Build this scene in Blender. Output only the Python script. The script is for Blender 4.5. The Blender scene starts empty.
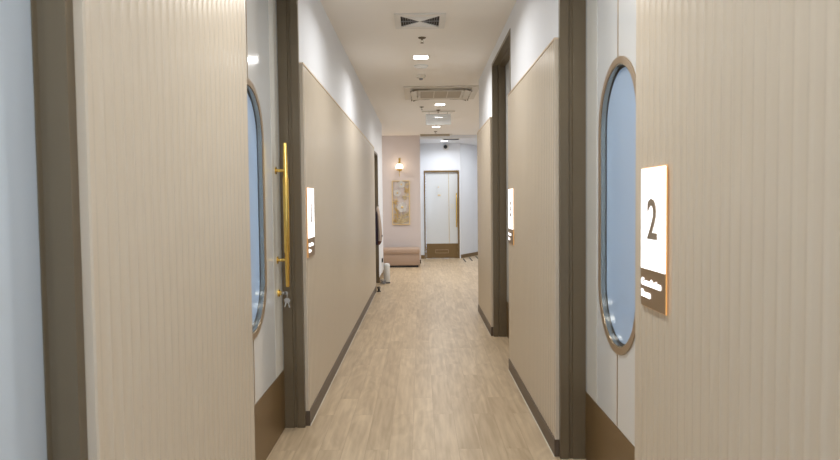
import bpy, bmesh, math, random
from mathutils import Matrix, Vector
random.seed(7)
PI = math.pi
sc = bpy.context.scene
COL = sc.collection

# ------------------------------------------------------------ camera
cam_d = bpy.data.cameras.new('camera')
cam = bpy.data.objects.new('camera', cam_d)
COL.objects.link(cam)
R = Matrix(((0.9999373, 0.0111238, 0.0012592),
            (0.0007805, 0.0429291, -0.9990778),
            (-0.0111676, 0.9990162, 0.0429178)))
cam.matrix_world = Matrix.Translation((0, 0, 1.35)) @ R.to_4x4()
cam_d.sensor_width = 36.0
cam_d.lens = 36.0 * 640 / 840
cam_d.clip_start = 0.05
cam_d.dof.use_dof = True
cam_d.dof.focus_distance = 8.0
cam_d.dof.aperture_fstop = 7.0
sc.camera = cam

# ------------------------------------------------------------ world, exposure
w = bpy.data.worlds.new('world')
sc.world = w
w.use_nodes = True
w.node_tree.nodes['Background'].inputs[0].default_value = (0.62, 0.78, 1.0, 1)
w.node_tree.nodes['Background'].inputs[1].default_value = 3.2
vs = sc.view_settings
vs.view_transform = 'Standard'
vs.look = 'None'
vs.gamma = 1.0
vs.use_curve_mapping = False
vs.exposure = 0.38
FILL = 125.0          # cool fill added behind the camera, from an unseen source
DL = 11.5           # one ceiling downlight


def area(name, loc, rot, sx, sy, power, color, spread=PI):
    l = bpy.data.lights.new(name, 'AREA')
    l.spread = spread
    l.shape = 'RECTANGLE'
    l.size = sx
    l.size_y = sy
    l.energy = power
    l.color = color
    o = bpy.data.objects.new(name, l)
    o.location = loc
    o.rotation_euler = rot
    COL.objects.link(o)
    return o


area('back_fill_lamp', (0, -3.18, 1.55), (PI / 2, 0, PI), 1.1, 1.7, FILL, (0.74, 0.86, 1.0))  # added fill lamp, brightens and cools the near corridor

# ------------------------------------------------------------ materials


def mat(name, base, rough=0.5, metal=0.0, bump=0.0, bscale=60.0, var=0.0, vscale=6.0,
        emit=None, estr=0.0, spec=0.5, coat=0.0, vstretch=(1, 1, 1)):
    m = bpy.data.materials.new(name)
    m.use_nodes = True
    nt = m.node_tree
    b = nt.nodes['Principled BSDF']
    b.inputs['Base Color'].default_value = (*base, 1)
    b.inputs['Roughness'].default_value = rough
    b.inputs['Metallic'].default_value = metal
    b.inputs['Specular IOR Level'].default_value = spec
    b.inputs['Coat Weight'].default_value = coat
    if emit:
        b.inputs['Emission Color'].default_value = (*emit, 1)
        b.inputs['Emission Strength'].default_value = estr
    tc = nt.nodes.new('ShaderNodeTexCoord')
    mp = nt.nodes.new('ShaderNodeMapping')
    mp.inputs['Scale'].default_value = vstretch
    nt.links.new(tc.outputs['Object'], mp.inputs[0])
    n = nt.nodes.new('ShaderNodeTexNoise')
    n.inputs['Scale'].default_value = vscale
    n.inputs['Detail'].default_value = 3
    nt.links.new(mp.outputs[0], n.inputs['Vector'])
    mx = nt.nodes.new('ShaderNodeMix')
    mx.data_type = 'RGBA'
    v = max(var, 0.01)
    mx.inputs['A'].default_value = (*[c * (1 - v) for c in base], 1)
    mx.inputs['B'].default_value = (*[min(1, c * (1 + v)) for c in base], 1)
    nt.links.new(n.outputs['Fac'], mx.inputs['Factor'])
    nt.links.new(mx.outputs['Result'], b.inputs['Base Color'])
    if bump:
        n2 = nt.nodes.new('ShaderNodeTexNoise')
        n2.inputs['Scale'].default_value = bscale
        n2.inputs['Detail'].default_value = 4
        nt.links.new(mp.outputs[0], n2.inputs['Vector'])
        bp = nt.nodes.new('ShaderNodeBump')
        bp.inputs['Strength'].default_value = bump
        bp.inputs['Distance'].default_value = 0.002
        nt.links.new(n2.outputs['Fac'], bp.inputs['Height'])
        nt.links.new(bp.outputs[0], b.inputs['Normal'])
    return m


M_wall = mat('white_paint', (0.82, 0.85, 0.90), 0.7, bump=0.15, bscale=220, var=0.015)
M_pink = mat('blush_paint', (0.70, 0.63, 0.61), 0.75, bump=0.15, bscale=220, var=0.015)
M_ceil = mat('ceiling_paint', (0.93, 0.90, 0.855), 0.8, bump=0.1, bscale=200, var=0.01)
M_panel = mat('cream_laminate', (0.635, 0.558, 0.447), 0.27, var=0.02, bump=0.05, bscale=90)
M_trim = mat('champagne_trim', (0.78, 0.64, 0.48), 0.35, metal=0.4)
M_jamb = mat('bronze_frame', (0.178, 0.140, 0.088), 0.38, metal=0.25, var=0.05, bump=0.06, bscale=300)
M_base = mat('dark_baseboard', (0.125, 0.093, 0.065), 0.45, metal=0.2, var=0.05)
M_leaf = mat('white_glass_leaf', (0.76, 0.79, 0.81), 0.14, coat=0.3, var=0.01)
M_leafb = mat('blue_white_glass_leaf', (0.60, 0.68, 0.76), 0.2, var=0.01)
M_stile = mat('pale_stile', (0.74, 0.75, 0.72), 0.3)
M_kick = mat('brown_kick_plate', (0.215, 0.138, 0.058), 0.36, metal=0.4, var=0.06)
M_ring = mat('brushed_bronze_ring', (0.44, 0.33, 0.22), 0.30, metal=0.5, var=0.05)
M_ringin = mat('steel_reveal', (0.42, 0.42, 0.38), 0.2, metal=0.9)
M_brass = mat('brushed_brass', (0.80, 0.56, 0.16), 0.25, metal=1.0, var=0.05, bump=0.05, bscale=400)
M_gold = mat('gold_leaf', (0.86, 0.66, 0.30), 0.45, metal=0.0, var=0.1)
M_goldp = mat('pale_gold', (0.92, 0.80, 0.55), 0.5, metal=0.0, var=0.1)
M_wplast = mat('white_plastic', (0.78, 0.77, 0.74), 0.4)
M_acplast = mat('cream_plastic', (0.72, 0.68, 0.60), 0.45)
M_acgrill = mat('beige_mesh_grille', (0.46, 0.40, 0.31), 0.6, bump=0.5, bscale=300)
M_dark = mat('recess_shade_black', (0.02, 0.02, 0.022), 0.7)  # near-black standing in for shade inside vents
M_blk = mat('black_plastic', (0.02, 0.02, 0.022), 0.35)
M_steel = mat('nickel', (0.6, 0.6, 0.58), 0.25, metal=1.0)
M_slat = mat('grey_slat', (0.30, 0.31, 0.33), 0.5, metal=0.3)
M_bench = mat('pink_beige_leatherette', (0.44, 0.315, 0.235), 0.45, var=0.06, bump=0.4, bscale=260)
M_flower = mat('white_petal', (0.93, 0.92, 0.90), 0.5, var=0.03)
M_coat = mat('beige_cloth', (0.52, 0.42, 0.36), 0.85, var=0.15, bump=0.6, bscale=80)
M_coatd = mat('dark_navy_cloth', (0.035, 0.025, 0.045), 0.85, bump=0.6, bscale=80)
M_coatr = mat('brown_hem', (0.13, 0.055, 0.04), 0.85)
M_bronze_sign = mat('bronze_plate', (0.30, 0.205, 0.12), 0.4, metal=0.3, var=0.04)
M_signtxt = mat('taupe_numeral', (0.27, 0.21, 0.15), 0.5)
M_copper = mat('amber_edge', (0.78, 0.46, 0.18), 0.4, emit=(1.0, 0.5, 0.15), estr=0.25)
M_white_lit = mat('lit_acrylic', (0.9, 0.9, 0.9), 0.3, emit=(1.0, 0.99, 1.0), estr=1.15)
M_dl = mat('downlight_diffuser', (0.9, 0.9, 0.9), 0.4, emit=(1.0, 0.97, 0.93), estr=7.0)
M_globe = mat('glowing_opal_glass', (0.95, 0.9, 0.82), 0.2, emit=(1.0, 0.86, 0.66), estr=3.0)
M_hatch = mat('white_ceiling_panel', (0.88, 0.91, 0.93), 0.22, spec=0.6, var=0.01)
M_strip = mat('anti_slip_strip', (0.03, 0.028, 0.028), 0.8, bump=0.8, bscale=400)


def glass_mat():
    m = bpy.data.materials.new('frosted_blue_glass')
    m.use_nodes = True
    nt = m.node_tree
    b = nt.nodes['Principled BSDF']
    b.inputs['Roughness'].default_value = 0.12
    tc = nt.nodes.new('ShaderNodeTexCoord')
    n = nt.nodes.new('ShaderNodeTexNoise')
    n.inputs['Scale'].default_value = 1.5
    nt.links.new(tc.outputs['Object'], n.inputs['Vector'])
    r = nt.nodes.new('ShaderNodeValToRGB')
    r.color_ramp.elements[0].color = (0.40, 0.47, 0.54, 1)
    r.color_ramp.elements[1].color = (0.45, 0.52, 0.59, 1)
    nt.links.new(n.outputs['Fac'], r.inputs[0])
    nt.links.new(r.outputs[0], b.inputs['Base Color'])
    t = nt.nodes.new('ShaderNodeBsdfTranslucent')
    t.inputs[0].default_value = (0.62, 0.68, 0.74, 1)
    mx = nt.nodes.new('ShaderNodeMixShader')
    mx.inputs[0].default_value = 0.38
    nt.links.new(b.outputs[0], mx.inputs[1])
    nt.links.new(t.outputs[0], mx.inputs[2])
    nt.links.new(mx.outputs[0], nt.nodes['Material Output'].inputs[0])
    return m


M_glass = glass_mat()


def milk_mat():
    m = bpy.data.materials.new('milky_acrylic')
    m.use_nodes = True
    nt = m.node_tree
    b = nt.nodes['Principled BSDF']
    b.inputs['Base Color'].default_value = (0.85, 0.90, 0.93, 1)
    b.inputs['Roughness'].default_value = 0.2
    t = nt.nodes.new('ShaderNodeBsdfTranslucent')
    t.inputs[0].default_value = (0.9, 0.95, 1.0, 1)
    tr = nt.nodes.new('ShaderNodeBsdfTransparent')
    m1 = nt.nodes.new('ShaderNodeMixShader')
    m1.inputs[0].default_value = 0.45
    m2 = nt.nodes.new('ShaderNodeMixShader')
    m2.inputs[0].default_value = 0.35
    nt.links.new(b.outputs[0], m1.inputs[1])
    nt.links.new(t.outputs[0], m1.inputs[2])
    nt.links.new(m1.outputs[0], m2.inputs[1])
    nt.links.new(tr.outputs[0], m2.inputs[2])
    nt.links.new(m2.outputs[0], nt.nodes['Material Output'].inputs[0])
    return m


M_milk = milk_mat()


def floor_mat():
    m = bpy.data.materials.new('light_oak_planks')
    m.use_nodes = True
    nt = m.node_tree
    L = nt.links.new
    N = nt.nodes.new
    b = nt.nodes['Principled BSDF']
    tc = N('ShaderNodeTexCoord')
    mp = N('ShaderNodeMapping')
    mp.inputs['Rotation'].default_value = (0, 0, PI / 2)
    mp.inputs['Location'].default_value = (0.35, 0.06, 0)
    L(tc.outputs['Object'], mp.inputs[0])
    br = N('ShaderNodeTexBrick')
    br.offset = 0.37
    br.offset_frequency = 2
    br.inputs['Scale'].default_value = 1.0
    br.inputs['Brick Width'].default_value = 0.92
    br.inputs['Row Height'].default_value = 0.127
    br.inputs['Mortar Size'].default_value = 0.0012
    br.inputs['Mortar Smooth'].default_value = 0.3
    br.inputs['Bias'].default_value = 0.0
    br.inputs['Color1'].default_value = (0, 0, 0, 1)
    br.inputs['Color2'].default_value = (1, 1, 1, 1)
    br.inputs['Mortar'].default_value = (0.4, 0.4, 0.4, 1)
    L(mp.outputs[0], br.inputs['Vector'])
    # grain: noise stretched along y, shifted per plank
    off = N('ShaderNodeVectorMath')
    off.operation = 'MULTIPLY_ADD'
    L(br.outputs['Color'], off.inputs[0])
    off.inputs[1].default_value = (7.3, 3.1, 5.7)
    L(tc.outputs['Object'], off.inputs[2])
    m2 = N('ShaderNodeMapping')
    m2.inputs['Scale'].default_value = (1.0, 0.22, 1.0)
    L(off.outputs[0], m2.inputs[0])
    g = N('ShaderNodeTexNoise')
    g.inputs['Scale'].default_value = 4.5
    g.inputs['Detail'].default_value = 3
    g.inputs['Distortion'].default_value = 1.2
    L(m2.outputs[0], g.inputs['Vector'])
    wv = N('ShaderNodeMath')
    wv.operation = 'MULTIPLY'
    wv.inputs[1].default_value = 30
    L(g.outputs['Fac'], wv.inputs[0])
    sn = N('ShaderNodeMath')
    sn.operation = 'SINE'
    L(wv.outputs[0], sn.inputs[0])
    m3 = N('ShaderNodeMapping')
    m3.inputs['Scale'].default_value = (1.0, 0.07, 1.0)
    L(off.outputs[0], m3.inputs[0])
    g2 = N('ShaderNodeTexNoise')
    g2.inputs['Scale'].default_value = 34
    g2.inputs['Detail'].default_value = 3
    L(m3.outputs[0], g2.inputs['Vector'])
    a = N('ShaderNodeMath')
    a.operation = 'MULTIPLY_ADD'
    L(sn.outputs[0], a.inputs[0])
    a.inputs[1].default_value = 0.085
    L(g2.outputs['Fac'], a.inputs[2])
    a2 = N('ShaderNodeMath')
    a2.operation = 'MULTIPLY_ADD'
    L(br.outputs['Color'], a2.inputs[0])
    a2.inputs[1].default_value = 0.20
    L(a.outputs[0], a2.inputs[2])
    rp = N('ShaderNodeValToRGB')
    rp.color_ramp.elements[0].position = 0.32
    rp.color_ramp.elements[0].color = (0.43, 0.322, 0.20, 1)
    rp.color_ramp.elements[1].position = 0.95
    rp.color_ramp.elements[1].color = (0.67, 0.54, 0.375, 1)
    L(a2.outputs[0], rp.inputs[0])
    mx = N('ShaderNodeMix')
    mx.data_type = 'RGBA'
    L(br.outputs['Fac'], mx.inputs['Factor'])
    L(rp.outputs[0], mx.inputs['A'])
    mx.inputs['B'].default_value = (0.40, 0.29, 0.18, 1)
    L(mx.outputs['Result'], b.inputs['Base Color'])
    b.inputs['Roughness'].default_value = 0.36
    bp = N('ShaderNodeBump')
    bp.inputs['Strength'].default_value = 0.12
    bp.inputs['Distance'].default_value = 0.001
    L(g2.outputs['Fac'], bp.inputs['Height'])
    L(bp.outputs[0], b.inputs['Normal'])
    return m


M_floor = floor_mat()

# ------------------------------------------------------------ mesh helpers


class MB:
    def __init__(self):
        self.bm = bmesh.new()

    def box(self, x0, x1, y0, y1, z0, z1, bev=0.0):
        t = bmesh.new()
        bmesh.ops.create_cube(t, size=1)
        for v in t.verts:
            v.co = Vector(((x0 + x1) / 2 + v.co.x * (x1 - x0), (y0 + y1) / 2 + v.co.y * (y1 - y0),
                           (z0 + z1) / 2 + v.co.z * (z1 - z0)))
        if bev:
            bmesh.ops.bevel(t, geom=t.edges[:], offset=bev, segments=2, affect='EDGES', profile=0.5)
        self.merge(t)
        return self

    def merge(self, t):
        me = bpy.data.meshes.new('tmp')
        t.to_mesh(me)
        t.free()
        self.bm.from_mesh(me)
        bpy.data.meshes.remove(me)

    def prism(self, pts, axis, a0, a1):
        """closed polygon pts (2D) extruded along axis ('x','y','z')"""
        def P(p, a):
            if axis == 'x':
                return (a, p[0], p[1])
            if axis == 'y':
                return (p[0], a, p[1])
            return (p[0], p[1], a)
        bm = self.bm
        A = [bm.verts.new(P(p, a0)) for p in pts]
        B = [bm.verts.new(P(p, a1)) for p in pts]
        n = len(pts)
        bm.faces.new(A)
        bm.faces.new(B[::-1])
        for i in range(n):
            bm.faces.new((A[i], B[i], B[(i + 1) % n], A[(i + 1) % n]))
        return self

    def ring(self, outer, inner, axis, a0, a1):
        """band between two loops of equal count, extruded"""
        def P(p, a):
            if axis == 'x':
                return (a, p[0], p[1])
            if axis == 'y':
                return (p[0], a, p[1])
            return (p[0], p[1], a)
        bm = self.bm
        O0 = [bm.verts.new(P(p, a0)) for p in outer]
        O1 = [bm.verts.new(P(p, a1)) for p in outer]
        I0 = [bm.verts.new(P(p, a0)) for p in inner]
        I1 = [bm.verts.new(P(p, a1)) for p in inner]
        n = len(outer)
        for i in range(n):
            j = (i + 1) % n
            bm.faces.new((O0[i], O0[j], O1[j], O1[i]))
            bm.faces.new((I0[i], I1[i], I1[j], I0[j]))
            bm.faces.new((O0[i], I0[i], I0[j], O0[j]))
            bm.faces.new((O1[i], O1[j], I1[j], I1[i]))
        return self

    def lathe(self, prof, cx, cy, cz, axis='z', seg=28):
        """prof: list of (radius, height)"""
        bm = self.bm
        rings = []
        for r, h in prof:
            row = []
            for k in range(seg):
                a = 2 * PI * k / seg
                c, s = r * math.cos(a), r * math.sin(a)
                if axis == 'z':
                    p = (cx + c, cy + s, cz + h)
                elif axis == 'x':
                    p = (cx + h, cy + c, cz + s)
                else:
                    p = (cx + c, cy + h, cz + s)
                row.append(bm.verts.new(p))
            rings.append(row)
        for a, b in zip(rings, rings[1:]):
            for k in range(seg):
                j = (k + 1) % seg
                bm.faces.new((a[k], a[j], b[j], b[k]))
        bm.faces.new(rings[0])
        bm.faces.new(rings[-1][::-1])
        return self

    def tube(self, pts, rad, seg=10):
        bm = self.bm
        pts = [Vector(p) for p in pts]
        n = len(pts)
        rads = rad if isinstance(rad, (list, tuple)) else [rad] * n
        rings = []
        up = None
        for i, p in enumerate(pts):
            d = (pts[min(i + 1, n - 1)] - pts[max(i - 1, 0)]).normalized()
            if up is None:
                up = Vector((0, 0, 1)) if abs(d.z) < 0.9 else Vector((1, 0, 0))
            s = d.cross(up).normalized()
            up = s.cross(d).normalized()
            rings.append([bm.verts.new(p + rads[i] * (math.cos(2 * PI * k / seg) * s + math.sin(2 * PI * k / seg) * up))
                          for k in range(seg)])
        for a, b in zip(rings, rings[1:]):
            for k in range(seg):
                j = (k + 1) % seg
                bm.faces.new((a[k], a[j], b[j], b[k]))
        bm.faces.new(rings[0])
        bm.faces.new(rings[-1][::-1])
        return self

    def build(self, name, m, parent=None, smooth=False, kind=None, origin=None):
        bmesh.ops.recalc_face_normals(self.bm, faces=self.bm.faces[:])
        me = bpy.data.meshes.new(name)
        if origin is None and parent is not None:
            origin = parent['_loc'] if '_loc' in parent else None
        if origin is not None:
            for v in self.bm.verts:
                v.co -= Vector(origin)
        self.bm.to_mesh(me)
        self.bm.free()
        if smooth:
            for p in me.polygons:
                p.use_smooth = True
            try:
                me.set_sharp_from_angle(angle=math.radians(40))
            except Exception:
                pass
        me.materials.append(m)
        o = bpy.data.objects.new(name, me)
        COL.objects.link(o)
        if parent is not None:
            o.parent = parent
            if '_loc' in parent:
                o['_loc'] = parent['_loc']
        elif origin is not None:
            o.location = origin
        if kind:
            o['kind'] = kind
        return o


def tag(o, label=None, cat=None, group=None, kind=None):
    if label:
        o['label'] = label
    if cat:
        o['category'] = cat
    if group:
        o['group'] = group
    if kind:
        o['kind'] = kind
    return o


def empty(name, loc, label=None, cat=None, group=None, kind=None):
    """Empty at loc; its children are modelled in world coordinates and shifted"""
    o = bpy.data.objects.new(name, None)
    o.empty_display_size = 0.1
    COL.objects.link(o)
    o.location = loc
    o['_loc'] = list(loc)
    return tag(o, label, cat, group, kind)


def copy_tree(o, loc=None, parent=None):
    c = o.copy()
    COL.objects.link(c)
    if parent is not None:
        c.parent = parent
    if loc is not None:
        c.location = loc
    for ch in [x for x in bpy.data.objects if x.parent == o]:
        copy_tree(ch, None, c)
    return c


def text_mesh(name, body, size, m, parent, origin, right, up, depth=0.0015, align='LEFT', bold=0.0):
    cu = bpy.data.curves.new('txt', 'FONT')
    cu.body = body
    cu.size = size
    cu.extrude = depth
    cu.offset = bold
    cu.align_x = align
    cu.resolution_u = 4
    tmp = bpy.data.objects.new('tmp_txt', cu)
    COL.objects.link(tmp)
    dg = bpy.context.evaluated_depsgraph_get()
    dg.update()
    me = bpy.data.meshes.new_from_object(tmp.evaluated_get(dg))
    bpy.data.objects.remove(tmp)
    bpy.data.curves.remove(cu)
    right = Vector(right)
    up = Vector(up)
    nrm = right.cross(up)
    base = Vector(parent['_loc'])
    for v in me.vertices:
        v.co = Vector(origin) + right * v.co.x + up * v.co.y + nrm * v.co.z - base
    me.name = name
    me.materials.clear()
    me.materials.append(m)
    o = bpy.data.objects.new(name, me)
    COL.objects.link(o)
    o.parent = parent
    return o


# ------------------------------------------------------------ dimensions
XW = {-1: 0.715, 1: 0.722}     # painted wall face, left and right
XP = {-1: 0.689, 1: 0.697}     # panel face, left and right
XL = {-1: 0.832, 1: 0.8505}    # door leaf face, left and right
TW = 0.26           # wall thickness
ZC = 2.825          # corridor ceiling
ZH = 2.71           # door head
ZP = 2.18          # panel top
YB = -3.3           # back of corridor
# openings (y0, y1) and head height
LO = [(0.12, 1.335, ZH), (2.59, 3.835, ZH), (9.72, 10.80, 2.17)]
RO = [(2.085, 3.325, ZH), (5.095, 6.385, ZH)]
YLE = 12.1         # left wall ends
YRE = 7.83          # right wall ends
YPK = 14.15         # blush wall
YE = 15.36          # end wall

# floor and ceilings
MB().box(-2.6, 3.2, YB - 0.3, 17.4, -0.12, 0).build('floor', M_floor, kind='structure')
MB().box(-2.6, 3.2, YB - 0.3, YPK, ZC, ZC + 0.15).build('ceiling', M_ceil, kind='structure')
MB().box(0.0, 3.2, YPK, 17.4, 2.755, ZC + 0.15).build('ceiling_lobby', M_wall, kind='structure')


def wall(name, s, y0, y1, opens):
    m = MB()
    a, b = sorted((s * XW[s], s * (XW[s] + TW)))
    y = y0
    for o0, o1, h in opens:
        m.box(a, b, y, o0, 0, ZC)
        m.box(a, b, o0, o1, h, ZC)
        y = o1
    m.box(a, b, y, y1, 0, ZC)
    return m.build(name, M_wall, kind='structure')


wall('wall_left', -1, YB, YLE, LO)
wall('wall_right', 1, YB, YRE, RO)
# back wall, with an invented opening for the added fill
bw = MB()
bw.box(-XW[-1], -0.55, YB - 0.0, YB + 0.1, 0, ZC).box(0.55, XW[1], YB, YB + 0.1, 0, ZC)
bw.box(-0.55, 0.55, YB, YB + 0.1, 0, 0.7).box(-0.55, 0.55, YB, YB + 0.1, 2.4, ZC)
bw.build('wall_back', M_wall, kind='structure')
# lobby walls
MB().box(-2.6, 0.0, YPK, YPK + 0.12, 0, ZC).build('wall_blush', M_pink, kind='structure')
MB().box(-2.72, -2.6, YLE - 0.3, YPK + 0.12, 0, ZC).build('wall_lobby_left', M_wall, kind='structure')
MB().box(-2.6, -XW[-1] - TW, YLE - 0.15, YLE, 0, ZC).build('wall_lobby_back', M_wall, kind='structure')
MB().box(XW[1] + TW, 3.2, YRE - 0.15, YRE, 0, ZC).build('wall_lobby_front', M_wall, kind='structure')
MB().box(3.2, 3.32, YRE - 0.15, 17.4, 0, ZC).build('wall_lobby_right', M_wall, kind='structure')
MB().box(-0.12, 0.0, YPK + 0.12, YE, 0, ZC).build('wall_return', M_wall, kind='structure')
DX0, DX1, DZ = 0.085, 0.93, 2.11
ew = MB()
ew.box(-0.12, DX0, YE, YE + 0.15, 0, ZC).box(DX0, DX1, YE, YE + 0.15, DZ, ZC).box(DX1, 0.96, YE, YE + 0.15, 0, ZC)
ew.build('wall_end', M_wall, kind='structure')
aw0, aw1 = (0.96, YE), (1.86, 17.0)
dv = Vector((aw1[0] - aw0[0], aw1[1] - aw0[1])).normalized()
nr = Vector((-dv.y, dv.x)) * 0.15
MB().prism([aw0, aw1, (aw1[0] + nr.x, aw1[1] + nr.y), (aw0[0] + nr.x, aw0[1] + nr.y)], 'z', 0, ZC).build(
    'wall_angled', M_wall, kind='structure')
MB().box(1.6, 3.2, 17.0, 17.15, 0, ZC).build('wall_lobby_far', M_wall, kind='structure')

# baseboards
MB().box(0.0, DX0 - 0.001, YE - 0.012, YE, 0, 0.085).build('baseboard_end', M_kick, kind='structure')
nb = Vector((dv.y, -dv.x)) * 0.012
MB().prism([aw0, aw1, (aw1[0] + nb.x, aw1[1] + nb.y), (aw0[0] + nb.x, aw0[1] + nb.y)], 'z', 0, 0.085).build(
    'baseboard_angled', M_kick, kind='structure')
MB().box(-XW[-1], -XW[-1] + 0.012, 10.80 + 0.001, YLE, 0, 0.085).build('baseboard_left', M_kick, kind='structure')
MB().box(-2.6, 0.0, YPK - 0.012, YPK, 0, 0.085).build('baseboard_blush', M_base, kind='structure')


# fluted wainscot panels
def wainscot(n, s, y0, y1, label):
    t = empty('trim_%d' % n, (s * XW[s], (y0 + y1) / 2, 0), label, None, None, 'structure')
    pitch = 0.048
    ea = 0.022
    cnt = max(1, round((y1 - y0 - 2 * ea) / pitch))
    p = (y1 - y0 - 2 * ea) / cnt
    prof = [(s * XW[s], y0), (s * (XP[s] + 0.004), y0), (s * (XP[s] + 0.0005), y0 + 0.004), (s * (XP[s] + 0.0005), y0 + ea)]
    for i in range(cnt):          # shallow hollow reeds separated by a rounded bead
        for f, dx in ((0.10, 0.0010), (0.18, 0.0022), (0.32, 0.0027), (0.50, 0.0028), (0.68, 0.0027), (0.82, 0.0022),
                      (0.90, 0.0010), (1.0, 0.0)):
            prof.append((s * (XP[s] + 0.0005 + dx), y0 + ea + (i + f) * p))
    prof += [(s * (XP[s] + 0.0005), y1 - 0.004), (s * (XP[s] + 0.004), y1), (s * XW[s], y1)]
    m = MB()
    bm = m.bm
    A = [bm.verts.new((x, y, 0.092)) for x, y in prof]
    B = [bm.verts.new((x, y, ZP)) for x, y in prof]
    for i in range(len(prof) - 1):
        bm.faces.new((A[i], B[i], B[i + 1], A[i + 1]))
    m.build('fluted_panel', M_panel, t, smooth=True)
    a, b = sorted((s * XW[s], s * (XP[s] - 0.0015)))
    MB().box(a, b, y0, y1, ZP, ZP + 0.009).build('cap_strip', M_trim, t)
    a, b = sorted((s * XW[s], s * (XP[s] - 0.004)))
    MB().box(a, b, y0 + 0.0, y1, 0, 0.092, 0.0015).build('skirting', M_base, t)
    MB().prism([(s * (XP[s] - 0.0041), 0.0), (s * (XP[s] - 0.0080), 0.0), (s * (XP[s] - 0.0041), 0.004)], 'y', y0, y1).build(
        'floor_bead', M_acplast, t)
    return t


wainscot(1, -1, 1.337, 2.588, 'cream fluted panel on the left between two door recesses')
wainscot(2, -1, 3.838, 9.71, 'long cream fluted panel beyond the left brass-handled door')
wainscot(3, 1, 0.75, 2.083, 'near right cream fluted panel carrying the number 2 sign')
wainscot(4, 1, 3.328, 5.09, 'middle right cream fluted panel')
wainscot(5, 1, 6.388, YRE, 'farthest right cream fluted panel')


# door frames
def frame(s, y0, y1, h, parent, depth=None, xout=None):
    """stepped bronze jambs and head lining the opening"""
    xo = XW[s] - 0.004 if xout is None else xout
    depth = XL[s] if depth is None else depth

    def jamb(yj, d):
        # cross-section in (x, y): three steps; d = +1 opening lies towards -y (far jamb)
        prof = [(xo, 0.0), (xo, -0.030), (xo + 0.045, -0.030), (xo + 0.049, -0.022), (xo + 0.062, -0.022),
                (xo + 0.066, -0.030), (depth - 0.001, -0.030), (depth - 0.001, -0.012),
                (depth + 0.06, -0.012), (depth + 0.06, 0.0)]
        return [(s * px, yj + d * py) for px, py in prof]
    MB().prism(jamb(y1, 1), 'z', 0, h).build('door_jamb', M_jamb, parent)
    MB().prism(jamb(y0, -1), 'z', 0, h).build('door_jamb', M_jamb, parent)
    prof = [(s * xo, h), (s * xo, h - 0.030), (s * (xo + 0.045), h - 0.030), (s * (xo + 0.049), h - 0.022),
            (s * (xo + 0.062), h - 0.022), (s * (xo + 0.066), h - 0.030), (s * (depth - 0.001), h - 0.030),
            (s * (depth - 0.001), h - 0.012), (s * (depth + 0.06), h - 0.012), (s * (depth + 0.06), h)]
    # head: extrude along y between the jambs
    MB().prism(prof, 'y', y0 + 0.0305, y1 - 0.0305).build('door_head', M_jamb, parent)


def stadium(cy, cz, hw, hh, n=20):
    """loop of a capsule outline: semicircles radius hw, total half height hh"""
    pts = []
    for k in range(n + 1):
        a = PI * k / n
        pts.append((cy + hw * math.cos(a), cz + (hh - hw) + hw * math.sin(a)))
    for k in range(n + 1):
        a = PI + PI * k / n
        pts.append((cy + hw * math.cos(a), cz - (hh - hw) + hw * math.sin(a)))
    return pts


def brass_handle(parent, s, x_face, y, z0, z1, zm1, zm2, off=0.057, r=0.0150):
    xb = s * (x_face - off)
    q = (z1 - z0)
    h = MB().tube([(xb, y, z0), (xb, y, z0 + 0.003), (xb, y, z0 + q * 0.24), (xb, y, z0 + q * 0.245),
                   (xb, y, z1 - q * 0.245), (xb, y, z1 - q * 0.24), (xb, y, z1 - 0.003), (xb, y, z1)],
                  [r * .6, r * .72, r * .95, r * 1.12, r * 1.12, r * .95, r * .72, r * .6], 20).build(
        'door_handle', M_brass, parent, smooth=True)
    for z in (zm1, zm2):
        m = MB()
        m.tube([(s * x_face, y, z), (s * (x_face - 0.004), y, z)], 0.022, 20)
        m.tube([(s * (x_face - 0.004), y, z), (xb, y, z)], 0.009, 14)
        m.build('standoff', M_brass, h, smooth=True)
    return h


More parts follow.
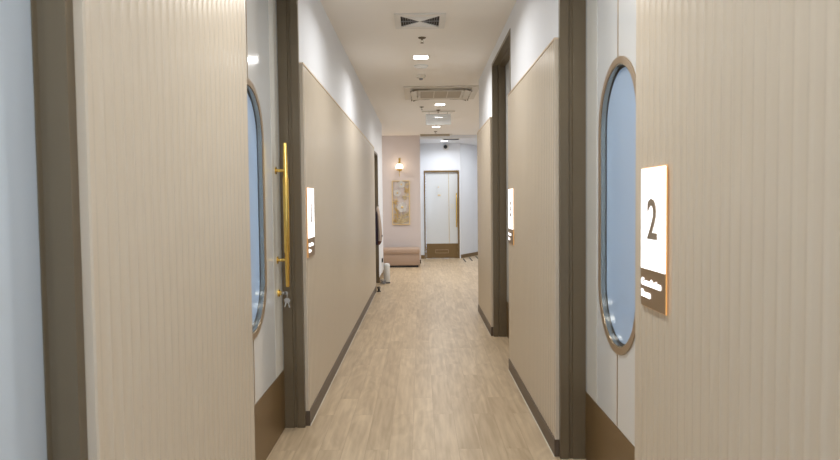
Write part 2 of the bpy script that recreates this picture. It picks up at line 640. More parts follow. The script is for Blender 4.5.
def oval_door(n, s, y0, y1, cy, label, handle_y=None):
    XL = {-1: 0.832, 1: 0.8505}[s]
    d = empty('door_%d' % n, (s * XL, (y0 + y1) / 2, 0), label, None, None, 'structure')
    frame(s, y0, y1, ZH, d)
    a0, a1 = y0 + 0.013, y1 - 0.013
    zt = ZH - 0.013
    cz, hw, hh = 1.322, 0.280, 0.638
    # leaf with a capsule shaped hole, slit into quads left/right of the hole
    ho = stadium(cy, cz, hw - 0.012, hh - 0.012)
    x0, x1 = sorted((s * XL, s * (XL + 0.045)))
    ytop, kz = zt, 0.358
    outer = []
    for (py, pz) in ho:
        dy, dz = py - cy, pz - cz
        # project radially to the rectangle
        best = 1e9
        for lim, v in (((a1 - cy), dy), ((a0 - cy), dy)):
            if v * lim > 0 and abs(v) > 1e-6:
                best = min(best, lim / v)
        for lim, v in (((ytop - cz), dz), ((kz - cz), dz)):
            if v * lim > 0 and abs(v) > 1e-6:
                best = min(best, lim / v)
        outer.append((cy + dy * best, cz + dz * best))
    m = MB()
    m.ring(outer, ho, 'x', x0, x1)
    # fill the rectangle corners
    for (yy, zz) in ((a0, kz), (a1, kz), (a0, ytop), (a1, ytop)):
        idx = [i for i in range(len(outer))]
        best = min(idx, key=lambda i: 0)
        for i in idx:
            j = (i + 1) % len(outer)
            p, q = outer[i], outer[j]
            on_v = abs(p[0] - yy) < 1e-5 or abs(q[0] - yy) < 1e-5
            on_h = abs(p[1] - zz) < 1e-5 or abs(q[1] - zz) < 1e-5
            if on_v and on_h and (abs(p[0] - q[0]) > 1e-5 and abs(p[1] - q[1]) > 1e-5):
                m.prism([p, (yy, zz), q], 'x', x0, x1)
    leaf = m.build('door_leaf', M_leaf, d)
    # closing stile at the lock side, a touch creamier
    xs = sorted((s * XL, s * (XL - 0.0015)))
    MB().box(xs[0], xs[1], y1 - 0.24, y1 - 0.06, kz + 0.002, zt - 0.002).build('lock_stile', M_stile, d)
    # brass seam above and below the oval
    sm = MB()
    xs = sorted((s * XL, s * (XL - 0.002)))
    sm.box(xs[0], xs[1], cy - 0.004, cy + 0.004, kz + 0.002, cz - hh)
    sm.box(xs[0], xs[1], cy - 0.004, cy + 0.004, cz + hh, zt - 0.002)
    sm.build('bronze_seam', M_ring, d)
    # oval ring
    x_out, x_in = s * (XL - 0.006), s * (XL + 0.004)
    xs = sorted((x_out, x_in))
    rg = MB().ring(stadium(cy, cz, hw, hh), stadium(cy, cz, hw - 0.030, hh - 0.030), 'x', *xs).build(
        'oval_frame', M_ring, d, smooth=True)
    xs = sorted((s * (XL - 0.003), s * (XL + 0.030)))
    MB().ring(stadium(cy, cz, hw - 0.0295, hh - 0.0295), stadium(cy, cz, hw - 0.036, hh - 0.036), 'x', *xs).build(
        'inner_reveal', M_ringin, rg, smooth=True)
    xs = sorted((s * (XL + 0.021), s * (XL + 0.027)))
    MB().prism(stadium(cy, cz, hw - 0.0365, hh - 0.0365), 'x', *xs).build('glass_pane', M_glass, d)
    xs = sorted((s * (XL + 0.0195), s * (XL + 0.0210)))
    MB().ring(stadium(cy, cz, hw - 0.0365, hh - 0.0365), stadium(cy, cz, hw - 0.045, hh - 0.045), 'x', *xs).build(
        'gasket', M_blk, rg)
    # kick plate
    xs = sorted((s * (XL - 0.002), s * (XL + 0.045)))
    MB().box(xs[0], xs[1], a0, a1, 0.004, kz - 0.001).build('kick_plate', M_kick, d)
    if handle_y:
        brass_handle(d, s, XL - 0.0015, handle_y, 0.872, 1.70, 1.027, 1.542)
        lk = MB()
        lk.tube([(s * (XL - 0.0015), handle_y, 0.835), (s * (XL - 0.010), handle_y, 0.835)], 0.021, 20)
        lk.tube([(s * (XL - 0.010), handle_y, 0.835), (s * (XL - 0.022), handle_y, 0.835)], 0.013, 16)
        lk.build('lock_cylinder', M_brass, d, smooth=True)
    return d


oval_door(1, -1, 2.59, 3.835, 3.13, 'white left door with oval blue glass and brass bar handle', 3.685)
oval_door(2, 1, 2.085, 3.325, 2.763, 'white right door with oval blue glass beside number 2 sign')


def plain_door(n, s, y0, y1, h, xl, label):
    d = empty('door_%d' % n, (s * xl, (y0 + y1) / 2, 0), label, None, None, 'structure')
    frame(s, y0, y1, h, d, xl)
    x0, x1 = sorted((s * xl, s * (xl + 0.045)))
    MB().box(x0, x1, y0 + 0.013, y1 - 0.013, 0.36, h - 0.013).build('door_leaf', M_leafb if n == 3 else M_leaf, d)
    MB().box(x0, x1, y0 + 0.013, y1 - 0.013, 0.004, 0.359).build('kick_plate', M_kick, d)
    return d


plain_door(3, -1, 0.12, 1.335, ZH, 0.781, 'pale door cropped by the left edge of the view')
plain_door(4, 1, 5.095, 6.385, ZH, XL[1], 'second door recess on the right')
plain_door(5, -1, 9.72, 10.80, 2.17, XL[-1], 'low doorway at the far end of the left panel')

# ------------------------------------------------------------ end door
d = empty('door_6', ((DX0 + DX1) / 2, YE, 0), 'white door with brown kick plate at the end of the corridor', None, None,
          'structure')
FW = 0.036
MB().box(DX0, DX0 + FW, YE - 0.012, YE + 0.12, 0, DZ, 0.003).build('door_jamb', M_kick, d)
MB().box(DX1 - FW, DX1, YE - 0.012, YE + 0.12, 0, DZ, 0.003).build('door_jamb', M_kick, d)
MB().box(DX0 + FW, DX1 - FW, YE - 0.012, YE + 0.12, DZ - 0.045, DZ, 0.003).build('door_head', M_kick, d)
LX0, LX1 = DX0 + FW + 0.002, DX1 - FW - 0.002
MB().box(LX0, LX1, YE + 0.03, YE + 0.075, 0.357, DZ - 0.047).build('door_leaf', M_leaf, d)
kp = MB().box(LX0, LX1, YE + 0.028, YE + 0.075, 0.004, 0.356).build('kick_plate', M_kick, d)
mm = MB()
mm.ring([(0.345, 0.125), (0.665, 0.125), (0.665, 0.21), (0.345, 0.21)],
        [(0.353, 0.134), (0.657, 0.134), (0.657, 0.201), (0.353, 0.201)], 'y', YE + 0.022, YE + 0.028)
vg = mm.build('vent_grille', M_ring, kp)
MB().box(0.678, 0.685, YE + 0.027, YE + 0.03, 0.36, DZ - 0.05).build('brass_seam', M_brass, d)
# pull handle on the end door
h = MB().tube([(0.862, YE - 0.03, 0.75), (0.862, YE - 0.03, 0.76), (0.862, YE - 0.03, 1.56), (0.862, YE - 0.03, 1.57)],
              [0.010, 0.014, 0.014, 0.010], 16).build('door_handle', M_brass, d, smooth=True)
MB().box(0.853, 0.886, YE - 0.016, YE + 0.012, 0.86, 1.45, 0.003).build('grip_plate', M_ring, h)
for z in (0.79, 1.01, 1.41):
    MB().tube([(0.862, YE - 0.03, z), (0.862, YE + 0.029, z)], 0.010, 12).build('standoff', M_brass, h, smooth=True)
MB().box(0.70, 0.80, YE + 0.025, YE + 0.029, 1.185, 1.31, 0.001).build('lock_plate', M_stile, d)

# ------------------------------------------------------------ unseen back window, added to go with the fill lamp
wd = empty('added_window_1', (0, YB + 0.05, 0.7), 'unseen window added behind the viewer for the fill light', None, None, 'structure')
wf = MB()
wf.ring([(-0.549, 0.701), (0.549, 0.701), (0.549, 2.399), (-0.549, 2.399)],
        [(-0.50, 0.75), (0.50, 0.75), (0.50, 2.35), (-0.50, 2.35)], 'y', YB + 0.01, YB + 0.07)
wf.build('added_window_frame', M_jamb, wd)

# ------------------------------------------------------------ number signs


def number_sign(s, y_near, y_far, num, l1, l2, label):
    wall_x = XP[s]
    """lit plate: y_near..y_far along the wall, text reads for someone facing that wall"""
    z0, zs, z1 = 1.021, 1.139, 1.449
    xf = wall_x - 0.006
    o = empty('room_sign', (s * wall_x, (y_near + y_far) / 2, z0), label, 'sign', 'illuminated room number signs')
    a, b = sorted((s * wall_x, s * (xf + 0.002)))
    MB().box(a, b, y_near, y_far, z0, z1, 0.0015).build('back_box', M_copper, o)
    a, b = sorted((s * (xf + 0.002), s * xf))
    MB().box(a, b, y_near + 0.003, y_far - 0.003, zs, z1 - 0.003).build('lit_face', M_white_lit, o)
    MB().box(a, b, y_near + 0.003, y_far - 0.003, z0 + 0.002, zs).build('bronze_footer', M_bronze_sign, o)
    # facing the right wall (s=+1) reading direction is -y; left wall reads +y
    right = (0, -s, 0)
    yl = y_far if s > 0 else y_near
    W = y_far - y_near
    ym = (y_near + y_far) / 2
    x = s * (xf - 0.0014)
    text_mesh('numeral', num, 0.170, M_signtxt, o, (x, ym, 1.234), right, (0, 0, 1), 0.0014, 'CENTER', 0.0022)
    text_mesh('caption', l1, 0.031, M_white_lit, o, (x, yl - s * 0.012, 1.088), right, (0, 0, 1), 0.0012, 'LEFT', 0.0009)
    text_mesh('caption', l2, 0.031, M_white_lit, o, (x, yl - s * 0.012, 1.052), right, (0, 0, 1), 0.0012, 'LEFT', 0.0009)
    return o


number_sign(1, 1.806, 2.010, '2', 'Consultation', 'Room', 'lit number 2 sign on the near right fluted wall')
number_sign(-1, 3.875, 4.11, '1', 'Consultation', 'Room', 'lit number 1 sign on the left wall past the brass-handled door')
number_sign(1, 4.79, 5.04, '3', 'Treatment', 'Room', 'lit sign on the middle right panel, seen almost edge-on')

# keys in the left door lock
k = empty('key_bunch', (-XL[-1] + 0.024, 3.685, 0.835), 'silver keys hanging from the brass lock of the left door', 'keys')
kx, ky, kz = -XL[-1] + 0.024, 3.685, 0.835
MB().box(kx - 0.002, kx + 0.022, ky - 0.0012, ky + 0.0012, kz - 0.008, kz + 0.008).lathe(
    [(0.011, -0.0012), (0.011, 0.0012)], kx + 0.024, ky, kz, 'y', 16).build('inserted_key', M_steel, k)
ringpts = [(kx + 0.030, ky + 0.010 * math.sin(a), kz - 0.016 + 0.014 * math.cos(a)) for a in
           [2 * PI * i / 16 for i in range(17)]]
MB().tube(ringpts, 0.0012, 6).build('key_ring', M_steel, k)
for i, ang in enumerate((0.25, -0.3)):
    m = MB()
    m.lathe([(0.016, -0.0012), (0.016, 0.0012)], kx + 0.030, ky, kz - 0.044, 'y', 6)
    m.box(kx + 0.026, kx + 0.034, ky - 0.001, ky + 0.001, kz - 0.085, kz - 0.055)
    kk = m.build('key', M_steel, k)
    for v in kk.data.vertices:
        p = v.co - Vector((0.032, 0, -0.03))
        c_, s_ = math.cos(ang), math.sin(ang)
        v.co = Vector((0.032 + p.x * c_ - p.z * s_, p.y + 0.004 * i, -0.03 + p.x * s_ + p.z * c_))

# ------------------------------------------------------------ ceiling fittings
dls = [(0.02, 0.25, ZC), (0.02, 2.3, ZC), (0.015, 4.42, ZC), (0.02, 6.56, ZC), (0.31, 9.72, ZC),
       (0.32, 12.55, ZC), (0.33, 11.15, ZC), (0.56, 14.72, 2.755)]
dlabel = {3: 'nearest lit square downlight, between the air vent and the white disc',
          4: 'lit square downlight just beyond the air conditioner cassette',
          5: 'lit square downlight just below the hanging acrylic blade in the view, farther off',
          6: 'lit square downlight showing through the hanging acrylic blade',
          7: 'lit square downlight in the far white lobby ceiling',
          1: 'square ceiling downlight between the near fluted panels, out of view',
          2: 'square ceiling downlight above the near corridor, out of view'}
WARM = (1.0, 0.95, 0.88)
MID = (1.0, 0.98, 0.95)
SPR = math.radians(158)


def make_dl(loc):
    r = 0.072
    x, y, z = loc
    o = empty('ceiling_downlight', loc, None, 'downlight', 'square downlights along the corridor ceiling')
    MB().ring([(x - r - .008, y - r - .008), (x + r + .008, y - r - .008), (x + r + .008, y + r + .008),
               (x - r - .008, y + r + .008)], [(x - r, y - r), (x + r, y - r), (x + r, y + r), (x - r, y + r)], 'z',
              z - 0.006, z).build('bezel', M_wplast, o)
    MB().box(x - r, x + r, y - r, y + r, z - 0.004, z).build('diffuser', M_dl, o)
    return o


proto = None
for i, p in enumerate(dls):
    o = make_dl(p) if proto is None else copy_tree(proto, p)
    if proto is None:
        proto = o
    o['label'] = dlabel.get(i, 'square ceiling downlight nearest the viewer, above the frame')
    area('downlight_lamp', (p[0], p[1], p[2] - 0.012), (0, 0, 0), 0.14, 0.14, DL * (0.8 if i == 2 else 1.05 if i < 4 else (0.85 if i < 7 else 0.6)),
         (0.93, 0.96, 1.0) if i == 7 else (MID if i < 4 else WARM), SPR)

# lights of the lobby on the right, round the corner
for p in ((2.2, 10.0), (2.2, 12.5), (1.9, 15.0)):
    z = ZC if p[1] < YPK else 2.755
    o = copy_tree(proto, (p[0], p[1], z))
    o['label'] = 'square downlight in the lobby round the right corner'
    area('downlight_lamp', (p[0], p[1], z - 0.012), (0, 0, 0), 0.14, 0.14, DL * 1.0, (0.93, 0.96, 1.0))
o = copy_tree(proto, (-1.7, 13.2, ZC))
o['label'] = 'square downlight over the bench alcove, hidden by the left wall'
area('downlight_lamp', (-1.7, 13.2, ZC - 0.012), (0, 0, 0), 0.14, 0.14, DL * 1.0, MID)

# four-way air diffuser
cx, cy, hs = 0.012, 5.26, 0.205
v = empty('air_vent', (cx, cy, ZC), 'square white four-way air vent with side louvres shaded dark, nearest on the ceiling', 'vent')
q = 0.155
MB().ring([(cx - hs, cy - hs), (cx + hs, cy - hs), (cx + hs, cy + hs), (cx - hs, cy + hs)],
          [(cx - q, cy - q), (cx + q, cy - q), (cx + q, cy + q), (cx - q, cy + q)], 'z', ZC - 0.012, ZC).build(
    'vent_frame', M_wplast, v)
MB().box(cx - q, cx + q, cy - q, cy + q, ZC - 0.0015, ZC - 0.0003).build('recess_shade_sheet', M_dark, v)  # flat black sheet painted in place of the unlit duct depth
for sgn in (-1, 1):      # side quadrants: shade seen between louvres, drawn as open grey slats
    m = MB()
    for j in range(1, 8):
        xx = q * j / 8
        m.box(cx + sgn * xx - 0.0016, cx + sgn * xx + 0.0016, cy - xx, cy + xx, ZC - 0.010, ZC - 0.002)
    m.box(min(cx, cx + sgn * q), max(cx, cx + sgn * q), cy - 0.002, cy + 0.002, ZC - 0.0105, ZC - 0.002)
    m.build('shaded_louvre', M_slat, v)
for sgn in (-1, 1):      # front and back quadrants: louvres catching light, drawn closed and pale
    m = MB()
    for j in range(8):
        a, b = q * j / 8 + 0.001, q * (j + 1) / 8 - 0.001
        pts = [(cx - a, cy + sgn * a), (cx + a, cy + sgn * a), (cx + b, cy + sgn * b), (cx - b, cy + sgn * b)]
        m.prism(pts, 'z', ZC - 0.010 + 0.0006 * (j % 2), ZC - 0.003)
    m.build('lit_louvre', M_hatch, v)

# sprinklers


def sprinkler(x, y, z, label, scale=1.0):
    o = empty('sprinkler', (x, y, z), label, 'sprinkler', 'ceiling sprinklers')
    s = scale
    MB().lathe([(0.036 * s, 0), (0.036 * s, -0.003), (0.020 * s, -0.012)], x, y, z, 'z', 24).build('escutcheon', M_jamb, o,
                                                                                               smooth=True)
    m = MB()
    m.lathe([(0.008 * s, -0.008), (0.008 * s, -0.022)], x, y, z, 'z', 12)
    m.tube([(x - 0.006 * s, y, z - 0.022), (x - 0.012 * s, y, z - 0.034), (x, y, z - 0.046)], 0.002, 6)
    m.tube([(x + 0.006 * s, y, z - 0.022), (x + 0.012 * s, y, z - 0.034), (x, y, z - 0.046)], 0.002, 6)
    m.build('sprinkler_body', M_jamb, o)
    MB().lathe([(0.015 * s, -0.046), (0.015 * s, -0.049)], x, y, z, 'z', 16).build('deflector', M_jamb, o)
    return o


sprinkler(0.03, 5.80, ZC, 'small dark ceiling sprinkler between the air vent and nearest downlight')
sprinkler(0.035, 9.95, ZC, 'small brown sprinkler left of the downlight behind the air conditioner')
sprinkler(0.30, 10.30, ZC, 'tiny sprinkler just in front of the hanging acrylic blade')
sprinkler(0.33, 13.4, ZC, 'farthest tiny sprinkler, before the slot diffuser')

# round speaker and smoke detector
o = empty('round_ceiling_light', (0.022, 6.98, ZC), 'unlit white round disc on the ceiling between downlight and smoke detector',
          'ceiling disc')
MB().lathe([(0.078, 0), (0.078, -0.006), (0.066, -0.016)], 0.022, 6.98, ZC, 'z', 32).build('rim', M_hatch, o, smooth=True)
MB().lathe([(0.060, -0.016), (0.045, -0.020), (0.01, -0.021)], 0.022, 6.98, ZC, 'z', 32).build('cover', M_hatch, o, smooth=True)
o = empty('smoke_detector', (0.022, 7.50, ZC), 'cream smoke detector with dark tip on the ceiling', 'smoke detector')
MB().lathe([(0.056, 0), (0.056, -0.012), (0.046, -0.030), (0.028, -0.036)], 0.022, 7.50, ZC, 'z', 28).build(
    'housing', M_acplast, o, smooth=True)
MB().lathe([(0.022, -0.036), (0.022, -0.048), (0.014, -0.054)], 0.022, 7.50, ZC, 'z', 20).build('sensor', M_slat, o,
                                                                                               smooth=True)

# cassette air conditioner
ax, ay, ah = 0.285, 8.67, 0.485
ac = empty('air_conditioner', (ax, ay, ZC), 'cream ceiling cassette air conditioner with central mesh grille', 'air conditioner')


def sq(c, d, hx, hy=None):
    hy = hx if hy is None else hy
    return [(c - hx, d - hy), (c + hx, d - hy), (c + hx, d + hy), (c - hx, d + hy)]


m = MB()
m.ring(sq(ax, ay, ah), sq(ax, ay, 0.40), 'z', ZC - 0.018, ZC)
for sx in (-1, 1):
    for sy in (-1, 1):
        a = sorted((ax + sx * 0.40, ax + sx * 0.29))
        b = sorted((ay + sy * 0.40, ay + sy * 0.29))
        m.box(a[0], a[1], b[0], b[1], ZC - 0.024, ZC - 0.001)
m.ring(sq(ax, ay, 0.30), sq(ax, ay, 0.27), 'z', ZC - 0.034, ZC - 0.001)
m.build('casing', M_acplast, ac)
MB().box(ax - 0.40, ax + 0.40, ay - 0.40, ay + 0.40, ZC - 0.0009, ZC - 0.0002).build('outlet_recess', M_acplast, ac)
m = MB()
m.box(ax - 0.268, ax + 0.268, ay - 0.268, ay + 0.268, ZC - 0.030, ZC - 0.012)
gr = m.build('intake_grille', M_acgrill, ac)
m = MB()
for j in range(1, 3):
    xx = ax - 0.268 + j * 0.536 / 3
    m.box(xx - 0.005, xx + 0.005, ay - 0.268, ay + 0.268, ZC - 0.033, ZC - 0.030)
m.build('grille_bar', M_acplast, gr)
for k in range(4):       # curved flaps hanging from the four outlets
    m = MB()
    L_ = 0.37
    n = 18
    rows = []
    for i in range(n + 1):
        t = -1 + 2 * i / n
        bow = 0.040 * (1 - t * t)
        rows.append((t * L_, bow))
    bm = m.bm

    def P(u, w_, z):
        # side k: u along the side, w_ distance from centre
        if k == 0:
            return (ax + u, ay - w_, z)
        if k == 1:
            return (ax + w_, ay + u, z)
        if k == 2:
            return (ax + u, ay + w_, z)
        return (ax - w_, ay + u, z)
    vs_ = []
    for u, bow in rows:
        zc = ZC - 0.040 + bow * 0.45
        vs_.append([bm.verts.new(P(u, 0.390, zc - 0.004)), bm.verts.new(P(u, 0.390, zc + 0.002)),
                    bm.verts.new(P(u, 0.315, zc + 0.016)), bm.verts.new(P(u, 0.315, zc + 0.010))])
    for a, b in zip(vs_, vs_[1:]):
        for q_ in range(4):
            bm.faces.new((a[q_], b[q_], b[(q_ + 1) % 4], a[(q_ + 1) % 4]))
    bm.faces.new(vs_[0])
    bm.faces.new(vs_[-1][::-1])
    m.build('louvre_flap', M_acplast, ac)
    for sg in (-1, 1):
        m = MB()
        pts = [P(sg * 0.372, 0.392, ZC - 0.050), P(sg * 0.34, 0.392, ZC - 0.040), P(sg * 0.28, 0.394, ZC - 0.034),
               P(sg * 0.20, 0.396, ZC - 0.031), P(sg * 0.14, 0.397, ZC - 0.029)]
        m.tube(pts, [0.008, 0.005, 0.002, 0.004, 0.001], 8)
        m.build('flap_edge', M_jamb, ac)

# hanging acrylic sign blade
px_, py_ = 0.305, 10.45
o = empty('hanging_sign', (px_, py_, ZC), 'blank milky acrylic blade hanging from a ceiling bar beyond the air conditioner', 'sign')
MB().box(px_ - 0.27, px_ + 0.27, py_ - 0.05, py_ + 0.05, ZC - 0.012, ZC, 0.003).build('ceiling_bar', M_acplast, o)
for sg in (-1, 1):
    MB().tube([(px_ + sg * 0.15, py_, ZC - 0.012), (px_ + sg * 0.15, py_, ZC - 0.045)], 0.004, 8).build('hanger', M_steel, o)
MB().box(px_ - 0.205, px_ + 0.205, py_ - 0.004, py_ + 0.004, ZC - 0.218, ZC - 0.045, 0.001).build('acrylic_blade', M_milk, o)

# slot diffuser and little detector
o = empty('slot_diffuser', (0.33, 13.98, ZC), 'long narrow slot diffuser across the far corridor ceiling', 'vent')
MB().ring(sq(0.33, 13.98, 0.32, 0.075), sq(0.33, 13.98, 0.305, 0.035), 'z', ZC - 0.035, ZC).build('slot_frame', M_acgrill, o)
m = MB()
m.box(0.025, 0.635, 13.945, 14.015, ZC - 0.002, ZC - 0.0005)
m.build('slot_recess', M_acgrill, o)
o = MB().lathe([(0.030, 0), (0.030, -0.02), (0.018, -0.032)], 0.675, 13.9, ZC, 'z', 20).build(
    'ceiling_sensor', M_wplast, None, True, None, (0.675, 13.9, ZC))
tag(o, 'tiny white sensor at the right end of the slot diffuser', 'sensor')

# lobby grille
gx, gy = 0.70, 14.36
o = empty('air_grille', (gx, gy, 2.755), 'grey slatted grille in the far white lobby ceiling', 'vent')
MB().ring(sq(gx, gy, 0.19, 0.15), sq(gx, gy, 0.17, 0.13), 'z', 2.747, 2.755).build('grille_frame', M_wplast, o)
MB().box(gx - .17, gx + .17, gy - .13, gy + .13, 2.7535, 2.7545).build('recess_shade_sheet', M_dark, o)  # shade between the slats, put in as a black sheet
m = MB()
for j in range(9):
    yy = gy - 0.12 + j * 0.03
    m.prism([(yy - 0.008, 2.747), (yy + 0.006, 2.752), (yy + 0.007, 2.7515), (yy - 0.007, 2.7465)], 'x', gx - .17, gx + .17)
m.build('slat', M_slat, o)

# dome camera on end wall
o = empty('security_camera', (0.62, YE, 2.665), 'small black-and-white dome camera high above the end door', 'camera')
MB().lathe([(0.075, 0), (0.075, -0.02), (0.062, -0.045)], 0.62, YE, 2.665, 'y', 28).build('housing', M_wplast, o, smooth=True)
MB().lathe([(0.046, -0.045), (0.044, -0.062), (0.034, -0.082), (0.018, -0.094), (0.004, -0.098)], 0.61, YE, 2.668, 'y',
           24).build('dome', M_blk, o, smooth=True)

# ------------------------------------------------------------ wall sconce
sx, sy = -0.452, YPK
o = empty('wall_sconce', (sx, sy, 2.2), 'brass wall sconce with glowing round opal globe on the blush wall', 'wall lamp')
MB().box(sx - 0.022, sx + 0.022, sy - 0.016, sy, 2.17, 2.33, 0.004).build('backplate', M_brass, o)
MB().tube([(sx, sy - 0.016, 2.29), (sx, sy - 0.06, 2.29), (sx, sy - 0.105, 2.275), (sx, sy - 0.12, 2.24), (sx, sy - 0.12, 2.20)],
          0.010, 12).build('arm', M_brass, o, smooth=True)
prof = []
for k in range(15):
    a = PI / 2 - PI * 0.74 * k / 14
    prof.append((max(0.078 * math.cos(a), 0.012), 0.078 * math.sin(a)))
gl = MB().lathe(prof, sx, sy - 0.12, 2.125, 'z', 32).build('globe', M_globe, o, smooth=True)
MB().lathe([(0.026, 0.072), (0.026, 0.105), (0.012, 0.115)], sx, sy - 0.12, 2.125, 'z', 20).build('cap', M_brass, o, smooth=True)
prof = []
for k in range(9):
    a = -PI * 0.14 - (PI * 0.36) * k / 8
    prof.append((max(0.088 * math.cos(a), 0.006), 0.092 * math.sin(a) + 0.002))
MB().lathe(prof, sx, sy - 0.12, 2.125, 'z', 28).build('cup', M_brass, o, smooth=True)
MB().tube([(sx, sy - 0.12, 2.034), (sx, sy - 0.12, 1.935), (sx, sy - 0.12, 1.925)], [0.006, 0.006, 0.009], 10).build(
    'finial_rod', M_brass, o, smooth=True)
pl = bpy.data.lights.new('sconce_bulb', 'POINT')
pl.energy = 8.0
pl.color = (1.0, 0.72, 0.45)
pl.shadow_soft_size = 0.09
po = bpy.data.objects.new('sconce_bulb', pl)
po.location = (sx, sy - 0.12, 2.125)
COL.objects.link(po)
gl.visible_shadow = True

# ------------------------------------------------------------ metal flower wall art
fx0, fx1, fz0, fz1 = -0.625, -0.238, 0.865, 1.835
fy = YPK - 0.03
o = empty('flower_wall_art', ((fx0 + fx1) / 2, YPK, fz0), 'tall gold framed openwork of white flowers and gold leaves', 'wall art')
MB().ring([(fx0, fz0), (fx1, fz0), (fx1, fz1), (fx0, fz1)],
          [(fx0 + .014, fz0 + .014), (fx1 - .014, fz0 + .014), (fx1 - .014, fz1 - .014), (fx0 + .014, fz1 - .014)], 'y',
          YPK - 0.035, YPK).build('picture_frame', M_gold, o)


def petal_flower(x, z, r, n, rot):
    m = MB()
    for k_ in range(n):
        a = rot + 2 * PI * k_ / n
        ca, sa = math.cos(a), math.sin(a)
        bm = m.bm
        c0 = bm.verts.new((x, fy - 0.028, z))
        rim = []
        for j in range(-5, 6):
            b = j / 5.0
            rr = r * (1.0 - 0.20 * abs(b) ** 3)
            aa = a + b * (PI / n) * 1.06
            rim.append(bm.verts.new((x + rr * math.cos(aa), fy - 0.031 - 0.006 * math.cos(b * 1.5), z + rr * math.sin(aa))))
        for p_, q_ in zip(rim, rim[1:]):
            bm.faces.new((c0, p_, q_))
    bmesh.ops.solidify(m.bm, geom=m.bm.faces[:], thickness=0.003)
    fl = m.build('flower', M_flower, o)
    MB().lathe([(r * 0.24, 0), (r * 0.22, -0.012), (r * 0.10, -0.018)], x, fy - 0.032, z, 'y', 14).build('flower_centre', M_gold,
                                                                                                   fl, smooth=True)


petal_flower(-0.418, 1.752, 0.080, 5, 0.4)
petal_flower(-0.508, 1.566, 0.080, 5, 1.2)
petal_flower(-0.405, 1.250, 0.112, 6, 0.2)


def leaf(m, x, z, a, L_, wd_):
    bm = m.bm
    ca, sa = math.cos(a), math.sin(a)
    pts = [(0.0, 0), (0.25, 0.42), (0.5, 0.5), (0.78, 0.3), (1, 0), (0.78, -0.3), (0.5, -0.5), (0.25, -0.42)]
    vsq = []
    for (u, w_) in pts:
        xx = x + L_ * u * ca - wd_ * w_ * sa
        zz = z + L_ * u * sa + wd_ * w_ * ca
        xx = min(max(xx, fx0 + 0.016), fx1 - 0.016)
        zz = min(max(zz, fz0 + 0.016), fz1 - 0.016)
        vsq.append(bm.verts.new((xx, fy + 0.004 - 0.006 * abs(w_) + 0.008 * random.random(), zz)))
    c = bm.verts.new((x + L_ * .5 * ca, fy + 0.006, z + L_ * .5 * sa))
    for i in range(8):
        bm.faces.new((c, vsq[i], vsq[(i + 1) % 8]))


for q_, (bx, bz, n_, ln, a0, a1) in enumerate(((-0.44, 0.90, 13, 0.15, 0.2, 2.9), (-0.56, 0.91, 8, 0.12, 0.3, 2.4), (-0.31, 0.92, 9, 0.15, 0.8, 2.9),
                                (-0.56, 1.18, 7, 0.11, -0.8, 2.2), (-0.30, 1.06, 8, 0.12, 0.2, 3.4), (-0.55, 1.36, 7, 0.10, 0, 6),
                                (-0.34, 1.47, 9, 0.11, 0, 6), (-0.30, 1.62, 8, 0.11, 0, 6), (-0.29, 1.74, 5, 0.08, 0.5, 4),
                                (-0.52, 1.08, 8, 0.12, 0, 6), (-0.42, 1.04, 8, 0.12, 0, 6))):
    m = MB()
    for i in range(n_):
        a = a0 + (a1 - a0) * (i + random.random() * 0.5) / n_
        leaf(m, bx, bz, a, ln * random.uniform(0.6, 1.0), 0.021)
    bmesh.ops.solidify(m.bm, geom=m.bm.faces[:], thickness=0.002)
    m.build('leaf_spray', M_gold if q_ % 2 else M_goldp, o)
m = MB()
m.tube([(-0.42, fy + 0.01, 0.88), (-0.36, fy + 0.01, 1.1), (-0.41, fy + 0.01, 1.25), (-0.33, fy + 0.01, 1.45),
        (-0.31, fy + 0.01, 1.65), (-0.418, fy + 0.01, 1.75)], 0.003, 6)
m.tube([(-0.45, fy + 0.01, 0.88), (-0.56, fy + 0.01, 1.2), (-0.54, fy + 0.01, 1.4), (-0.508, fy + 0.01, 1.56)], 0.003, 6)
m.build('stem', M_gold, o)

# ------------------------------------------------------------ bench
bx0, bx1, by0, by1 = -1.45, -0.028, 13.30, 13.92
o = empty('bench', ((bx0 + bx1) / 2, (by0 + by1) / 2, 0), 'pink-beige upholstered box bench under the gold flower art', 'bench')
MB().box(bx0 + 0.03, bx1 - 0.03, by0 + 0.03, by1 - 0.03, 0.0, 0.042).build('plinth', M_blk, o)
MB().box(bx0, bx1, by0, by1, 0.042, 0.272, 0.012).build('base', M_bench, o, smooth=True)
m = MB()
m.box(bx0 - 0.004, bx1 + 0.004, by0 - 0.006, by1 + 0.004, 0.274, 0.385, 0.03)
cu = m.build('cushion', M_bench, o, smooth=True)
MB().tube([(bx0, by0 - 0.007, 0.276), (bx1, by0 - 0.007, 0.276)], 0.004, 8).build('piping', M_bench, cu)

# ------------------------------------------------------------ left far clutter
# coat on a hook
px, py, pz = -0.715, 10.769, 1.30
o = empty('wall_hook', (px, py, pz), 'small dark hook on the far left doorway frame holding the coat', 'hook')
MB().lathe([(0.012, 0), (0.012, -0.005)], px, py, pz, 'y', 16).build('hook_plate', M_jamb, o)
MB().tube([(px, py - 0.005, pz), (px, py - 0.03, pz - 0.005), (px, py - 0.042, pz + 0.012)], 0.004, 8).build('hook_arm', M_jamb, o,
                                                                                            smooth=True)


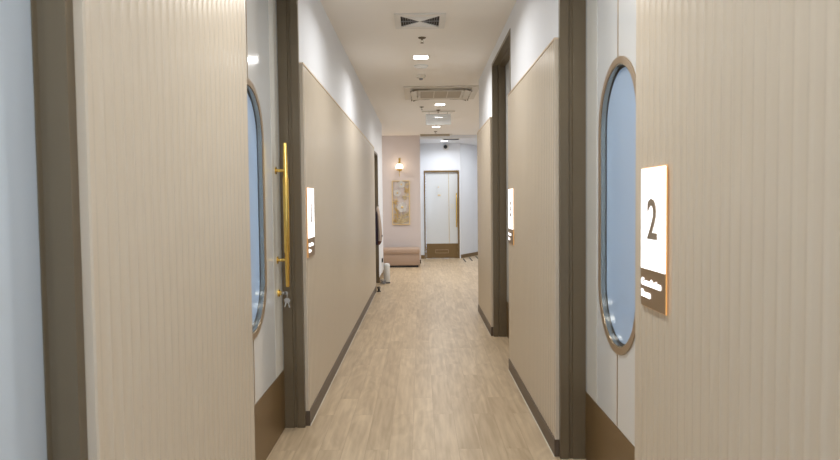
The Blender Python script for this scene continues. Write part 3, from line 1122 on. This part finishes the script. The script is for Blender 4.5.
def cloth_tube(name, m_, parent, cxs, seed, seg=28):
    """cxs: list of (z, cx, cy, rx, ry)"""
    rnd = random.Random(seed)
    m = MB()
    bm = m.bm
    ph = [rnd.uniform(0, 6) for _ in range(4)]
    rings = []
    for (z, cx_, cy_, rx, ry) in cxs:
        row = []
        for k_ in range(seg):
            a = 2 * PI * k_ / seg
            f = 1 + 0.10 * math.sin(5 * a + ph[0] + z * 2) + 0.06 * math.sin(9 * a + ph[1])
            row.append(bm.verts.new((cx_ + rx * f * math.cos(a), cy_ + ry * f * math.sin(a), z)))
        rings.append(row)
    for a, b in zip(rings, rings[1:]):
        for k_ in range(seg):
            j = (k_ + 1) % seg
            bm.faces.new((a[k_], a[j], b[j], b[k_]))
    bm.faces.new(rings[0])
    bm.faces.new(rings[-1][::-1])
    return m.build(name, m_, parent, smooth=True)


yc = py - 0.075
o = empty('hanging_coat', (px, yc, 0.66), 'beige and dark coat hanging at the far left doorway', 'coat')
cloth_tube('coat_body', M_coat, o, [(1.295, -0.722, yc + .03, .008, .008), (1.25, -0.716, yc, .022, .035), (1.15, -0.702, yc, .024, .05),
                                   (1.0, -0.690, yc, .030, .055), (0.86, -0.684, yc, .034, .055), (0.80, -0.682, yc, .034, .055),
                                   (0.715, -0.686, yc, .030, .05)], 3)
cloth_tube('coat_lining', M_coatd, o, [(1.27, -0.725, yc + .02, .008, .01), (1.15, -0.732, yc, .022, .04), (0.95, -0.738, yc, .026, .05),
                                      (0.72, -0.738, yc, .028, .05), (0.65, -0.732, yc, .016, .03)], 5)
cloth_tube('coat_hem', M_coatr, o, [(0.712, -0.694, yc, .034, .046), (0.68, -0.700, yc, .030, .04), (0.65, -0.708, yc, .016, .03)], 4)
MB().lathe([(0.014, 0), (0.012, 0.012)], -0.652, yc - 0.02, 0.80, 'x', 14).build('toggle', M_coatd, o, smooth=True)

# black wall socket with white trunking
o = empty('wall_socket', (-XW[-1], 11.62, 0.30), 'small black power socket low on the left wall before the bench', 'socket')
MB().box(-XW[-1], -XW[-1] + 0.022, 11.56, 11.68, 0.275, 0.345, 0.003).build('socket_plate', M_blk, o)
MB().box(-XW[-1], -XW[-1] + 0.014, 11.58, 11.66, 0.086, 0.274, 0.002).build('trunking', M_wplast, o)

# white canister
ux, uy = -0.580, 10.72
o = empty('white_canister', (ux, uy, 0), 'slim white upright canister on the floor near the far left doorway', 'canister')
MB().lathe([(0.058, 0.0), (0.060, 0.006), (0.052, 0.022)], ux, uy, 0, 'z', 28).build('canister_base', M_blk, o, smooth=True)
MB().lathe([(0.048, 0.022), (0.052, 0.035), (0.052, 0.285), (0.050, 0.290)], ux, uy, 0, 'z', 28).build(
    'canister_body', M_wplast, o, smooth=True)
MB().lathe([(0.0535, 0.290), (0.0535, 0.312), (0.044, 0.330), (0.018, 0.339)], ux, uy, 0, 'z', 28).build(
    'canister_cap', M_hatch, o, smooth=True)
# coiled cable beside it
pts = []
for i in range(90):
    a = i * 0.33
    r_ = 0.052 + 0.010 * math.sin(i * 0.9)
    pts.append((-0.632 + r_ * math.cos(a) * 0.75, 10.57 + r_ * math.sin(a), 0.006 + 0.0007 * i + 0.006 * (1 + math.sin(i * 0.7))))
o = MB().tube(pts, 0.005, 8).build('coiled_cable', M_slat, None, True, None, (-0.632, 10.57, 0))
tag(o, 'small tangle of dark cable on the floor beside the white canister', 'cable')
# door stop
o = empty('door_stop', (-0.648, 9.70, 0), 'small dark metal door stop on floor at the end of left panel', 'door stop')
MB().lathe([(0.032, 0), (0.032, 0.008), (0.017, 0.016), (0.017, 0.045), (0.027, 0.050), (0.027, 0.070), (0.016, 0.078)], -0.648, 9.70,
           0, 'z', 20).build('stop_post', M_blk, o, smooth=True)
MB().lathe([(0.0278, 0.055), (0.0285, 0.060), (0.0278, 0.065)], -0.648, 9.70, 0, 'z', 20).build('stop_ring', M_steel, o, smooth=True)

# dark strips on lobby floor
for i, (x, ya, yb) in enumerate(((1.005, 15.25, 14.35), (1.172, 15.55, 14.6), (1.355, 15.86, 14.95), (1.53, 16.15, 15.2))):
    o = MB().box(x - 0.014, x + 0.014, yb, ya, 0.0, 0.003).build('floor_strip', M_strip, None, False, None, (x, (ya + yb) / 2, 0))
    tag(o, ['dark floor strip closest to the end door', 'middle dark floor strip by the angled baseboard',
            'dark floor strip cut by the right panel edge', 'dark floor strip hidden behind the right panel'][i],
        'floor strip', 'dark strips on the lobby floor')

# small gilt number plate on end door
o = empty('door_number_plate', (0.447, YE + 0.03, 1.5), 'tiny white plate with gilt marks on the end door', 'sign')
MB().box(0.405, 0.49, YE + 0.022, YE + 0.03, 1.50, 1.755, 0.001).build('plate', M_leaf, o)
MB().box(0.42, 0.445, YE + 0.0195, YE + 0.022, 1.70, 1.725, 0.001).build('gilt_mark', M_gold, o)
MB().box(0.415, 0.482, YE + 0.0195, YE + 0.022, 1.508, 1.535, 0.001).build('gilt_band', M_gold, o)

for ob in bpy.data.objects:
    if '_loc' in ob:
        del ob['_loc']
